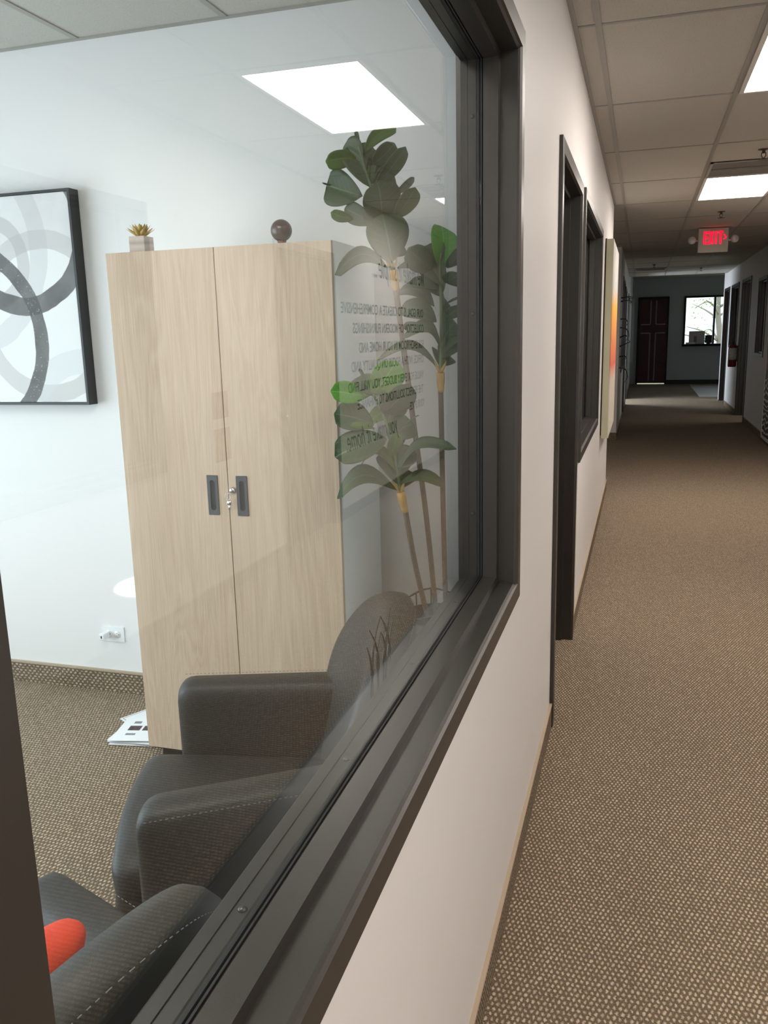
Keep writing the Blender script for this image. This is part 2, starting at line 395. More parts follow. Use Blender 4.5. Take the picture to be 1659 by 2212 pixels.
def sweep_rect(bm, prof, y0, y1, z0, z1, flip=1, xoff=0, open_bottom=False):
    """mitred frame: profile points (x, inset) carried round the rectangle; open_bottom for door frames"""
    loops = []
    for x, d in prof:
        X = xoff+flip*x
        if open_bottom: pts = [(X, y0+d, z0), (X, y0+d, z1-d), (X, y1-d, z1-d), (X, y1-d, z0)]
        else: pts = [(X, y0+d, z0+d), (X, y0+d, z1-d), (X, y1-d, z1-d), (X, y1-d, z0+d)]
        loops.append([bm.verts.new(p) for p in pts])
    n = len(prof)
    for i in range(n):
        a, b = loops[i], loops[(i+1) % n]
        for k in range(3 if open_bottom else 4):
            bm.faces.new((a[k], a[(k+1)%4], b[(k+1)%4], b[k]))
    if open_bottom:
        for e in (0, 3): bm.faces.new([l[e] for l in loops])
    return bm

# ------------------------------------------------------------------ room shell
HC = 2.70                      # office and corridor ceiling height
XR = 1.965                     # corridor right wall face
WT = .13
bm = BX((-3.9, -4.2, -.12), (7.0, 26.3, 0)); struct('floor', bm, CARPET)
struct('trim_1', BX((1.62, 20.9, 0), (5.2, 25.6, .006)), plain('pale_floor_tile', (.42, .38, .33), .5)).location = (0,0,0)

W1 = (.285, 2.12, .885, 2.22)      # near office window rough opening
D1 = (3.17, 4.19, 0, 2.20)
W2 = (4.42, 6.26, .905, 2.22)
bm = bmesh.new(); wall_x(bm, -WT, 0, -4.0, 8.5, 0, HC, [W1, D1, W2]); struct('wall_left', bm, WALLP)
W3 = (13.9, 15.3, .92, 2.36); D2 = (15.9, 16.9, 0, 2.30); D3 = (18.75, 20.35, 0, 2.30)
bm = bmesh.new(); wall_x(bm, -WT-.02, -.02, 12.6, 26.0, 0, 3.1, [W3, D2, D3]); struct('wall_left', bm, WALLP)
WR1 = (2.07, 3.87, .885, 2.22); DR1 = (5.46, 6.60, 0, 2.20)
WR2 = (13.25, 14.15, 1.15, 2.26); DR2 = (15.15, 16.45, 0, 2.36); WR3 = (17.0, 18.35, 1.2, 2.36); DR3 = (18.75, 19.85, 0, 2.36)
bm = bmesh.new(); wall_x(bm, XR, XR+WT, -4.0, 20.2, 0, 3.1, [WR1, DR1, WR2, DR2, WR3, DR3]); struct('wall_right', bm, WALLP)
bm = bmesh.new(); wall_y(bm, 26.0, 26.15, -.3, 7.0, 0, 3.1, [(.19, .95, 0, 2.43), (1.42, 3.0, 1.10, 2.45)]); struct('wall_far', bm, WALLD)
struct('wall_near', BX((-3.75, -4.15, 0), (6.9, -4.0, HC)), WALLP)
struct('wall_back', BX((-3.7, 3.03, 0), (-WT, 3.15, HC)), WALLP)
struct('wall_partition', BX((-3.7, 8.38, 0), (-WT, 8.5, HC)), WALLP)
struct('wall_cross', BX((-3.7, 12.6, 0), (-.15, 12.72, HC)), WALLP)
bm = bmesh.new(); wall_x(bm, -3.72, -3.6, -4.0, 26, 0, 3.1, [(-1.6, 2.5, .25, 2.45)]); struct('wall_west', bm, WALLP)
struct('wall_east', BX((6.9, -4.0, 0), (7.0, 26.1, 3.1)), WALLD)
for y in (1.2, 4.6, 12.4, 14.75, 16.7, 20.08): struct('wall_partition', BX((XR+WT, y, 0), (6.9, y+.12, 3.0)), WALLD)
for y in (17.6, 18.5): struct('wall_partition', BX((-3.6, y, 0), (-.15, y+.1, 3.0)), WALLD)

# ceiling: tiles and grid
bm = BX((-3.6, -4.0, HC), (6.9, 19.6, HC+.4)); struct('ceiling', bm, CEIL)
struct('ceiling', BX((-3.6, 19.6, 3.0), (6.9, 26.0, 3.1)), CEIL)
bm = bmesh.new()
RX = [-.12+.82-.61*1, .70, 1.31, 1.92]; RX[0] = .095
for x in RX: box(bm, (x-.012, -4, HC-.004), (x+.012, 19.6, HC+.002))
TY = [-3.72+1.22*k for k in range(20)]
for y in TY:
    if y < 19.5: box(bm, (0 if y < 8.5 else -3.5, y-.010, HC-.003), (XR, y+.010, HC+.002))
box(bm, (0, -4, HC-.006), (.018, 8.5, HC+.002)); struct('trim_2', bm, GRID)
bm = bmesh.new()
for k in range(5):
    x = -1.19-.63*k+.0; box(bm, (x-.012, -4, HC-.004), (x+.012, 3.03, HC+.002))
for k in range(5):
    y = 2.66-1.22*k-.75; box(bm, (-3.6, y-.01, HC-.003), (-WT, y+.01, HC+.002))
box(bm, (-.56-.012, -4, HC-.004), (-.56+.012, 3.03, HC+.002))
box(bm, (-3.6, 3.012, HC-.006), (-WT, 3.03, HC+.002)); struct('trim_3', bm, GRID)

# carpet baseboards with their binding tape
def base(name, a, b, mat, tape_a, tape_b):
    o = struct(name, BX(a, b), mat); link('binding_tape', BX(tape_a, tape_b), BIND, o)
H = .095
for y0, y1 in ((-4.0, 3.15), (4.21, 8.5)):
    base('baseboard_left', (0, y0, 0), (.009, y1, H), CBASEY, (0, y0, H), (.011, y1, H+.008))
for y0, y1 in ((12.6, 15.85), (16.95, 18.7), (20.4, 26)):
    base('baseboard_left', (-.02, y0, 0), (-.010, y1, H), CBASEY, (-.02, y0, H), (-.008, y1, H+.008))
base('baseboard_back', (-3.6, 3.020, 0), (-WT, 3.03, H), CBASEX, (-3.6, 3.018, H), (-WT, 3.03, H+.009))
base('baseboard_cross', (-3.6, 12.59, 0), (-.02, 12.6, H), CBASEX, (-3.6, 12.588, H), (-.02, 12.6, H+.008))
for y0, y1 in ((-4.0, 5.42), (6.64, 15.1), (16.5, 18.7)):
    base('baseboard_right', (XR-.009, y0, 0), (XR, y1, H), CBASEY, (XR-.011, y0, H), (XR, y1, H+.008))
base('baseboard_far', (.95, 25.985, 0), (6.9, 26.0, .12), plain('dark_base', (.03, .03, .03), .6), (.95, 25.984, .12), (6.9, 26.0, .126))

# ------------------------------------------------------------------ window and door frames
PROF = [(0, -.020), (.013, -.020), (.0145, -.017), (.0145, .026), (.009, .028), (.004, .032), (-.036, .032), (-.038, .047),
        (-.073, .048), (-.0755, .046), (-.076, .038), (-.088, .038), (-.0885, .046), (-.091, .048), (-.108, .048), (-.1085, .0455), (-.1105, .0455), (-.111, .0475),
        (-.127, .0475), (-.130, .030), (-.142, .028), (-.142, -.020), (-.130, -.020), (-.130, 0), (0, 0)]
def office_window(name, r, xoff, flip, label=None):
    y0, y1, z0, z1 = r
    root = sempty(name, (0,0,0))
    bm = bmesh.new(); sweep_rect(bm, PROF, y0, y1, z0, z1, flip, xoff); link('window_frame', bm, BRONZE, root)
    bm = bmesh.new()
    for s, e in ((-.0789, -.0762), (-.0878, -.0821)):
        sweep_rect(bm, [(s, .0385), (e, .0385), (e, .0486), (s, .0486)], y0, y1, z0, z1, flip, xoff)
    link('gasket', bm, GASKET, root)
    bm = BX((xoff+flip*-.079, y0+.039, z0+.039), (xoff+flip*-.082, y1-.039, z1-.039)); link('pane', bm, GLASS, root)
    return root
w1 = office_window('window_1', W1, 0, 1)
for y in (.728, 1.074, 1.46, 1.85):
    bm = bmesh.new(); lathe(bm, [(.0001, .0032), (.003, .0030), (.0052, .0012), (.0056, 0)], (-.0985, y, W1[2]+.048), 14); link('screw', bm, BRONZE, w1, True)
for z in (1.1, 1.6, 2.05):
    bm = bmesh.new(); lathe(bm, [(.0001, -.0032), (.003, -.0030), (.0052, -.0012), (.0056, 0)], (-.0985, W1[1]-.048, z), 14, 'y'); link('screw', bm, BRONZE, w1, True)
office_window('window_2', W2, 0, 1)
office_window('window_3', WR1, XR, -1)
office_window('window_4', W3, -.02, 1)
office_window('window_5', WR2, XR, -1)
office_window('window_6', WR3, XR, -1)

DPROF = [(0, -.022), (.013, -.022), (.0145, -.018), (.0145, .030), (.004, .034), (-.040, .034), (-.042, .050), (-.075, .050), (-.077, .034), (-.130, .034), (-.142, .030), (-.142, -.022), (-.130, -.022), (-.130, 0), (0, 0)]
def door(name, r, xoff, flip, leaf=True, mat=None, glazed=False):
    y0, y1, z0, z1 = r
    root = sempty(name)
    bm = bmesh.new(); sweep_rect(bm, DPROF, y0, y1, z0, z1, flip, xoff, True); link('door_frame', bm, BRONZE, root)
    if leaf:
        a, b = xoff+flip*-.078, xoff+flip*-.120
        lf = link('door_leaf', BX((a, y0+.038, .008), (b, y1-.038, z1-.038), .002), mat or DARKD, root)
        bm = bmesh.new(); s = -flip
        yk = y0+.11
        lathe(bm, [(.030, 0), (.030, .006)], (0, 0, 0), 20, 'x')
        bmesh.ops.translate(bm, verts=bm.verts, vec=(a+(.0 if flip > 0 else -.006), yk, 1.0))
        tube(bm, [(a+flip*.006, yk, 1.0), (a+flip*.045, yk, 1.0)], .009); tube(bm, [(a+flip*.045, yk-.01, 1.0), (a+flip*.045, yk+.11, 1.0)], .009)
        link('door_handle', bm, CHROME, lf, True)
    return root
door('door_1', D1, 0, 1)
door('door_2', D2, -.02, 1)
door('door_3', D3, -.02, 1, leaf=False)
door('door_4', DR1, XR, -1)
door('door_5', DR2, XR, -1, leaf=False)
door('door_6', DR3, XR, -1)
# open leaf of door_5 swung into its room
bm = BX((XR+.14, DR2[1]-.09, .008), (XR+1.2, DR2[1]-.05, 2.31), .002); o = link('door_leaf', bm, DARKD, bpy.data.objects['door_5'])

# office outside window (west): frame and mullions
ww = sempty('window_7')
bm = bmesh.new()
for y in (-1.6, -.25, 1.15, 2.46): box(bm, (-3.69, y, .25), (-3.63, y+.04, 2.45))
box(bm, (-3.69, -1.6, .25), (-3.63, 2.5, .29)); box(bm, (-3.69, -1.6, 2.41), (-3.63, 2.5, 2.45)); link('window_frame', bm, BRONZE, ww)

# far wall: red door and bright window
REDD = plain('deep_red_door', (.075, .016, .016), .5, var=.25, vscale=4); INLAY = plain('grey_pink_inlay', (.34, .27, .27), .6)
d7 = sempty('door_7')
df = link('door_frame', wall_y(bmesh.new(), 25.95, 25.972, .14, 1.0, 0, 2.49, [(.19, .95, 0, 2.43)]), DARKD, d7)
lf = link('door_leaf', BX((.175, 25.972, .03), (.965, 25.998, 2.45)), REDD, d7)
bm = bmesh.new()
for s in (-1, 1):
    x = .575+s*.075
    box(bm, (x-.016, 25.962, .10), (x+.016, 25.974, 1.48)); box(bm, (x-.016, 25.962, 1.72), (x+.016, 25.974, 2.38))
    xo = .575+s*.335
    box(bm, (min(x, xo), 25.962, 1.455), (max(x, xo), 25.974, 1.487)); box(bm, (min(x, xo), 25.962, 1.70), (max(x, xo), 25.974, 1.732))
link('inlay', bm, INLAY, lf)
w8 = sempty('window_8')
bm = wall_y(bmesh.new(), 25.96, 26.16, 1.40, 3.02, 1.07, 2.48, [(1.46, 2.20, 1.14, 2.43), (2.25, 2.98, 1.14, 2.43)]); link('window_frame', bm, DARKD, w8)
bm = bmesh.new()
for a, b in ((1.45, 2.21), (2.24, 2.99)): box(bm, (a, 26.06, 1.13), (b, 26.066, 2.44))
link('pane', bm, GLASS, w8)
link('window_sill', BX((1.38, 25.72, 1.105), (3.04, 25.96, 1.14), .004), DARKD, w8)
struct('trim_4', BX((-.02, 25.0, .66), (.045, 25.35, 2.42), .004), plain('pale_grey_panel', (.62, .62, .62), .6))

# ------------------------------------------------------------------ ceiling lights, vents, sprinklers, exit sign
def ceiling_light(y0, y1, x0, x1, label, k=1.0, group='recessed ceiling light panels'):
    t = thing('ceiling_light', label, 'ceiling light', ((x0+x1)/2, (y0+y1)/2, HC), 0, group)
    hx, hy = (x1-x0)/2, (y1-y0)/2
    bm = bmesh.new()
    for a, b in (((-hx, -hy), (hx, -hy+.022)), ((-hx, hy-.022), (hx, hy)), ((-hx, -hy+.022), (-hx+.022, hy-.022)), ((hx-.022, -hy+.022), (hx, hy-.022))):
        box(bm, (a[0], a[1], -.009), (b[0], b[1], -.001), .001, 1)
    link('frame', bm, WHITEM, t)
    link('diffuser', BX((-hx+.022, -hy+.022, -.006), (hx-.022, hy-.022, -.002)), PANEL if k == 1 else emit('light_diffuser_dim', (1.0, .915, .83), LAMP_NEAR*k), t)
for (y0, y1), lab in (((-3.71, -2.51), 'lit ceiling panel farthest behind the near office window'), ((.05, 1.15), 'lit ceiling panel over the near end of the office window'),
                      ((3.625, 4.825), 'lit ceiling panel above the first corridor door, mirrored in the office glass'), ((7.285, 8.485), 'lit ceiling panel just past the black slot air vent')):
    ceiling_light(y0, y1, .715, 1.295, lab, 1.0 if not 0 < y0 < 1 else .70)
ceiling_light(.25, 1.45, -1.175, -.575, 'unseen ceiling panel added to brighten the office, above the armchairs', .65)  # added out of view to brighten the back wall and cabinet side

def vent(y0, y1, x0, x1, label):
    t = thing('air_vent', label, 'air vent', ((x0+x1)/2, (y0+y1)/2, HC), 0)
    hx, hy = (x1-x0)/2, (y1-y0)/2
    link('backing_or_gap_shade', BX((-hx, -hy, -.006), (hx, hy, -.001)), plain('vent_grey', (.20, .19, .175), .5), t)
    bm = bmesh.new(); box(bm, (-hx+.02, -.035, -.007), (hx-.02, .035, -.0055)); link('slot', bm, BLACK, t)
    for s in (-.02, .02): link('blade', BX((-hx+.02, s-.006, -.012), (hx-.02, s+.006, -.006)), plain('vent_blade', (.35, .34, .32), .4), t)
    bm = bmesh.new()
    for a, b in (((-hx, -hy), (hx, -hy+.02)), ((-hx, hy-.02), (hx, hy)), ((-hx, -hy), (-hx+.02, hy)), ((hx-.02, -hy), (hx, hy))): box(bm, (*a, -.010), (*b, -.001))
    link('frame', bm, plain('vent_rim', (.42, .41, .38), .5), t)
vent(6.67, 7.26, .715, 1.295, 'slot air vent with dark blades just before the second corridor light')
vent(17.1, 17.65, .12, .68, 'air vent in the dim far end of the corridor ceiling')

def sprinkler(x, y, label):
    t = thing('sprinkler', label, 'sprinkler', (x, y, HC))
    bm = bmesh.new(); lathe(bm, [(.0001, 0), (.036, 0), (.036, -.004), (.012, -.008), (.010, -.025), (.0001, -.026)], (0,0,0), 20); link('escutcheon', bm, CHROMED, t, True)
    bm = bmesh.new(); tube(bm, [(-.012, 0, -.02), (-.014, 0, -.04), (0, 0, -.058)], .003, 6); tube(bm, [(.012, 0, -.02), (.014, 0, -.04), (0, 0, -.058)], .003, 6); link('yoke', bm, CHROMED, t, True)
    bm = bmesh.new(); lathe(bm, [(.0001, -.058), (.016, -.058), (.034, -.061), (.034, -.063), (.0001, -.062)], (0,0,0), 20); link('deflector', bm, CHROMED, t, True)
CHROMED = plain('dark_brass', (.09, .075, .06), .35, metal=.6)
sprinkler(1.02, 6.35, 'sprinkler head between the first light and the air vent')
sprinkler(1.01, 9.42, 'sprinkler head just in front of the exit sign')
sprinkler(.45, 16.2, 'small sprinkler head in the dim ceiling left of the bright runner')
sprinkler(1.32, 17.6, 'sprinkler head closest to the far bright window')

ex = thing('exit_sign', 'white exit sign with glowing red letters and two emergency lamp heads', 'exit sign', (1.04, 10.80, HC-.012), math.radians(6))
SIGNW = plain('sign_housing', (.55, .52, .46), .45)
link('housing', BX((-.165, -.025, -.268), (.165, .025, 0), .006), SIGNW, ex)
RED = emit('exit_red', (1.0, .002, .03), 1.1)
bm = bmesh.new(); yf, yb = -.031, -.0245
def lb(x0, x1, z0, z1): box(bm, (x0, yf, z0), (x1, yb, z1))
zt, zb = -.036, -.175; t_ = .020
lb(-.108, -.088, zb, zt); lb(-.085, -.050, zt-t_, zt); lb(-.085, -.056, (zt+zb)/2-.010, (zt+zb)/2+.010); lb(-.085, -.050, zb, zb+t_)
for s in (1, -1):
    xa, xb = (-.043, -.006) if s > 0 else (-.006, -.043)
    q = [(xa-.009, zt), (xa+.010, zt), (xb+.010, zb), (xb-.009, zb)]
    vs = [bm.verts.new((x, yf, z)) for x, z in q]+[bm.verts.new((x, yb, z)) for x, z in q]
    bm.faces.new(vs[:4]); bm.faces.new(vs[4:][::-1])
    for k in range(4): bm.faces.new((vs[k], vs[(k+1)%4], vs[4+(k+1)%4], vs[4+k]))
lb(.018, .036, zb, zt)
lb(.050, .104, zt-t_, zt); lb(.068, .087, zb, zt)
link('lettering', bm, RED, ex)
bm = bmesh.new()
for s in (1, -1):
    q = [(.108, -.100+s*.024), (.116, -.100+s*.030), (.142, -.100+s*.004), (.142, -.100-s*.004), (.134, -.100), ]
    vs = [bm.verts.new((x, yf, z)) for x, z in q]+[bm.verts.new((x, yb, z)) for x, z in q]; n = len(q)
    bm.faces.new(vs[:n]); bm.faces.new(vs[n:][::-1])
    for k in range(n): bm.faces.new((vs[k], vs[(k+1)%n], vs[n+(k+1)%n], vs[n+k]))
link('arrow', bm, RED, ex)
LENS = plain('lamp_lens', (.62, .62, .60), .12, spec=.9)
for s in (-1, 1):
    bm = bmesh.new(); tube(bm, [(s*.16, 0, -.135), (s*.20, 0, -.135)], .010)
    link('arm', bm, SIGNW, ex, True)
    bm = bmesh.new(); lathe(bm, [(.0001, .030), (.022, .028), (.042, .012), (.046, -.012), (.046, -.018)], (s*.235, 0, -.125), 24, 'y'); hd = link('lamp_head', bm, SIGNW, ex, True)
    bm = bmesh.new(); lathe(bm, [(.046, -.018), (.040, -.028), (.026, -.035), (.0001, -.038)], (s*.235, 0, -.125), 24, 'y'); link('lens', bm, LENS, hd, True)

# ------------------------------------------------------------------ storage cabinet and what stands on it
cab = thing('storage_cabinet', 'tall light oak two-door storage cabinet with pale grey sides against the back wall', 'cabinet', (-1.02, 2.715, 0))
def cb(a, b, bev=0): return BX((a[0]+1.02, a[1]-2.715, a[2]), (b[0]+1.02, b[1]-2.715, b[2]), bev)
link('body', cb((-1.42, 2.519, .062), (-.62, 2.93, 1.845), .0015), CABW, cab)
link('plinth', cb((-1.395, 2.55, 0), (-.645, 2.92, .062)), BLACK, cab)
def cab_door(x0, x1, mat, hx):
    o = link('door', cb((x0, 2.499, .064), (x1, 2.5175, 1.8435), .001), mat, cab)
    bm = bmesh.new(); z0, z1 = .968, 1.105
    # recessed pull: plate with a long rounded trough
    def loop(hw, hh, r, y):
        pts = []
        for sx, sz, a0 in ((1, 1, 0), (-1, 1, 90), (-1, -1, 180), (1, -1, 270)):
            for k in range(6):
                a = math.radians(a0+k*18); pts.append((sx*(hw-r)+r*math.cos(a), y, sz*(hh-r)+r*math.sin(a)))
        return pts
    cz = (z0+z1)/2; L = []
    for hw, hh, r, y in ((.0205, .0685, .002, 2.4990), (.0205, .0685, .002, 2.4962), (.0195, .0675, .002, 2.4952), (.0095, .052, .0094, 2.4952), (.0088, .0510, .0087, 2.4972)):
        L.append([bm.verts.new((x+hx+1.02, yy-2.715, z+cz)) for x, yy, z in loop(hw, hh, r, y)])
    for a, b in zip(L, L[1:]):
        n = len(a)
        for k in range(n): bm.faces.new((a[k], a[(k+1)%n], b[(k+1)%n], b[k]))
    bm.faces.new(L[0]); bm.faces.new(L[-1])
    h = link('handle', bm, HANDLE, o)
    bm = bmesh.new(); vs = [bm.verts.new((x+hx+1.02, 2.4970-2.715, z+cz)) for x, y, z in loop(.0086, .0508, .0085, 0)]; f = bm.faces.new(vs)
    r = bmesh.ops.extrude_face_region(bm, geom=[f]); bmesh.ops.translate(bm, verts=[g for g in r['geom'] if isinstance(g, bmesh.types.BMVert)], vec=(0, .0008, 0))
    link('recess', bm, HOLLOW, o)
    return o
cab_door(-1.42, -1.0215, OAK1, -1.078)
dr = cab_door(-1.0185, -.62, OAK2, -.9685)
bm = bmesh.new(); lathe(bm, [(.0001, -.012), (.007, -.0115), (.0105, -.008), (.0115, 0)], (-1.003+1.02, 2.499-2.715, 1.055), 20, 'y')
lk = link('lock', bm, CHROME, dr, True)
bm = bmesh.new(); yk = 2.484-2.715; xk = .008
tube(bm, [(xk+.009+.009*math.sin(a*PI/6)-.012, yk-.002, 1.036+.013*math.cos(a*PI/6)) for a in range(13)], .0011, 6)
lathe(bm, [(.0001, -.0015), (.0085, -.0013), (.0085, .0013), (.0001, .0015)], (xk, yk, 1.014), 16, 'y')
box(bm, (xk-.003, yk-.0012, .990), (xk+.003, yk+.0012, 1.008))
link('key', bm, CHROME, dr, True)
link('hinge', cb((-.6205, 2.505, 1.312), (-.6165, 2.517, 1.322)), BLACK, cab)

GOLD = plain('mustard_leaf', (.52, .35, .10), .6, var=.25, vscale=40); WHITEWASH = gradient_mat('banded_planter', [(0, (.52, .42, .36)), (.35, (.60, .51, .45)), (.5, (.45, .36, .31)), (.7, (.62, .52, .46)), (1, (.52, .43, .38))], 2, 0, .06, .5)
su = thing('potted_succulent', 'small mustard succulent in a square whitewashed wood pot on the cabinet', 'potted plant', (-1.318, 2.56, 1.845))
link('planter', BX((-.029, -.029, 0), (.029, .029, .052), .002), WHITEWASH, su)
k = 0
for ring, (n, tilt, ln) in enumerate(((9, 25, .052), (8, 45, .048), (6, 63, .042), (4, 80, .036))):
    for i in range(n):
        a = 2*PI*i/n+ring*.5; e = math.radians(tilt); d = Vector((math.cos(a)*math.cos(e), math.sin(a)*math.cos(e), math.sin(e)))
        s = Vector((-math.sin(a), math.cos(a), 0)); up = s.cross(d)*-1; b0 = Vector((0, 0, .050))
        bm = bmesh.new(); rows = []
        for j in range(6):
            t = j/5; wv = .0105*math.sin(PI*min(.97, .18+.82*t))**.7*(1 if t < 1 else .05); c = b0+d*(ln*t)+Vector((0, 0, .006*t*t)); th = .004*(1-t)+.0006
            rows.append([bm.verts.new(c-s*wv), bm.verts.new(c+up*th*.3), bm.verts.new(c+s*wv), bm.verts.new(c-up*th)])
        for r0, r1 in zip(rows, rows[1:]):
            for q in range(4): bm.faces.new((r0[q], r0[(q+1)%4], r1[(q+1)%4], r1[q]))
        bm.faces.new(rows[0]); bm.faces.new(rows[-1])
        link('leaf', bm, GOLD, su, True)
SPH = plain('mottled_brown_glaze', (.075, .045, .038), .28, spec=.6, var=.75, vscale=45)
dsph = thing('decorative_sphere', 'dark brown glazed ball on a small stand on the cabinet', 'ornament', (-.808, 2.56, 1.845))
bm = bmesh.new(); lathe(bm, [(.0001, 0), (.015, 0), (.013, .006), (.015, .012), (.0001, .012)], (0,0,0), 24); link('stand', bm, plain('bronze_stand', (.22, .13, .07), .5), dsph, True)
bm = bmesh.new(); ball(bm, (0, 0, .043), .034, 36); link('ball', bm, SPH, dsph, True)

# ------------------------------------------------------------------ framed artwork
art = thing('framed_artwork', 'black framed abstract print of grey watercolour rings on the back wall', 'picture', (0, 0, 0))
FR = plain('black_frame', (.018, .018, .018), .45)
art.location = (0, 3.03, 0)
x0, x1, z0, z1 = -2.74, -1.885, 1.303, 2.155
bm = bmesh.new()
ya, yb_ = -.062, -.004
box(bm, (x0, ya, z0), (x0+.010, yb_, z1)); box(bm, (x1-.010, ya, z0), (x1, yb_, z1)); box(bm, (x0+.010, ya, z0), (x1-.010, yb_, z0+.010)); box(bm, (x0+.010, ya, z1-.010), (x1-.010, yb_, z1))
link('frame', bm, FR, art)
link('canvas', BX((x0+.0115, ya+.006, z0+.0115), (x1-.0115, yb_-.002, z1-.0115)), art_mat(), art)

# ------------------------------------------------------------------ wall outlet, charger, papers
ou = thing('wall_outlet', 'white double wall socket set sideways, low on the back wall', 'wall socket', (-1.918, 3.03, .277))
bm = BX((-.058, -.006, -.035), (.058, 0, .035), .002); link('cover_plate', bm, PLAST, ou)
SLOT = plain('socket_slot', (.02, .02, .02), .6)
for s in (-1, 1):
    bm = bmesh.new(); lathe(bm, [(.0001, -.0085), (.0165, -.0085), (.0172, -.006)], (s*.0225, 0, 0), 28, 'y'); rc = link('receptacle', bm, PLAST, ou, True)
    bm = bmesh.new(); cx = s*.0225
    box(bm, (cx-.004, -.0088, .004), (cx+.004, -.0084, .0055)); box(bm, (cx-.003, -.0088, -.0065), (cx+.003, -.0084, -.005)); box(bm, (cx+.008, -.0088, -.002), (cx+.0115, -.0084, .002))
    link('slot', bm, SLOT, rc)
ch = thing('phone_charger', 'small white plug-in charger in the left socket', 'charger', (-1.943, 3.0215, .277))
link('block', BX((-.013, -.047, -.014), (.013, -.002, .014), .004, 3), PLAST, ch, True)
link('prong', BX((-.004, -.002, .003), (.004, .006, .0045)), CHROME, ch)
link('usb_port', BX((-.003, -.0478, -.006), (.003, -.0468, .006)), SLOT, ch)

PAPER = plain('white_paper', (.88, .88, .90), .8); INKG = plain('grey_ink', (.25, .25, .27), .8); INKD = plain('photo_ink', (.07, .05, .05), .7, var=.6, vscale=60)
def sheet(x, y, z, rz, label, prints):
    t = thing('paper_sheet', label, 'sheet of paper', (x, y, z), rz, 'loose printed sheets on the carpet')
    link('page', BX((-.14, -.108, 0), (.14, .108, .0011)), PAPER, t)
    for a, b, m in prints: link('printing', BX((a[0], a[1], .0010), (b[0], b[1], .0014)), m, t)
PR = [((-.105, -.02), (-.055, .02), INKD), ((-.045, -.02), (.005, .02), INKD), ((-.10, .04), (-.07, .06), INKG), ((-.04, .04), (-.01, .06), INKG), ((-.10, -.06), (-.06, -.045), INKG), ((.01, -.06), (.05, -.045), INKG)]
sheet(-1.585, 2.855, .0015, math.radians(62), 'printed sheet with a dark border line, partly behind the paper pile', [((-.131, .097), (.131, .100), INKG), ((-.131, -.10), (-.128, .10), INKG), ((-.09, .03), (-.05, .06), INKD), ((-.09, -.02), (-.06, .0), INKG)])
for i in range(7):
    sheet(-1.530+random.uniform(-.012, .012), 2.705+random.uniform(-.010, .010), .003+i*.0032, math.radians(8+random.uniform(-5, 5)),
          'uppermost printed sheet with small photos on the paper pile' if i == 6 else 'white sheet in the paper pile by the cabinet', PR if i == 6 else [((-.09, -.03), (.05, .03), INKG)])

# ------------------------------------------------------------------ armchairs
def puff(outline, T, n, fmap, cen=None, rings=(0, .3, .6, .8, .9, .96, .99, 1.0)):
    bm = bmesh.new(); m = len(outline)
    cx = sum(p[0] for p in outline)/m if cen is None else cen[0]; cy = sum(p[1] for p in outline)/m if cen is None else cen[1]
    sides = []
    for s in (1, -1):
        R = []
        for r in rings:
            h = s*T/2*max(0, 1-r**n)**(1/n)
            if r == 0: R.append([bm.verts.new(fmap(cx, cy, h))])
            elif r == 1.0 and s == -1: R.append(sides[0][-1])
            else: R.append([bm.verts.new(fmap(cx+(x-cx)*r, cy+(y-cy)*r, h)) for x, y in outline])
        for k in range(m): bm.faces.new((R[0][0], R[1][k], R[1][(k+1)%m]) if s > 0 else (R[0][0], R[1][(k+1)%m], R[1][k]))
        for a, b in zip(R[1:], R[2:]):
            for k in range(m): bm.faces.new((a[k], b[k], b[(k+1)%m], a[(k+1)%m]) if s > 0 else (a[k], a[(k+1)%m], b[(k+1)%m], b[k]))
        sides.append(R)
    return bm
def rounded(pts, rad, n=5, sub=5):
    """polygon with rounded corners, edges subdivided"""
    out = []; m = len(pts); P = [Vector(p) for p in pts]; R = rad if isinstance(rad, (list, tuple)) else [rad]*m
    cor = []
    for i in range(m):
        a, b, c = P[i-1], P[i], P[(i+1)%m]; d0 = (a-b).normalized(); d1 = (c-b).normalized(); r = min(R[i], (a-b).length*.48, (c-b).length*.48)
        s, e = b+d0*r, b+d1*r
        cor.append([s*(1-t)**2+b*2*t*(1-t)+e*t*t for t in [j/n for j in range(n+1)]])
    for i in range(m):
        out += [tuple(p) for p in cor[i]]
        s, e = cor[i][-1], cor[(i+1)%m][0]
        if (e-s).length > .02:
            for j in range(1, sub): out.append(tuple(s.lerp(e, j/sub)))
    return out
def seam(pts, parent, r=.0009, dash=True):
    bm = bmesh.new(); pts = smoothpts(pts, 10)
    if not dash: tube(bm, pts, r, 5)
    else:
        # stitches: short raised dashes along the seam
        acc = 0; cur = [pts[0]]; on = True
        L = 0
        dense = []
        for a, b in zip(pts, pts[1:]):
            k = max(1, int((b-a).length/.0025))
            dense += [a.lerp(b, j/k) for j in range(k)]
        i = 0
        while i+3 < len(dense):
            tube(bm, [dense[i], dense[i+2]], r*.8, 4); i += 4
    return link('stitching', bm, THREAD, parent)
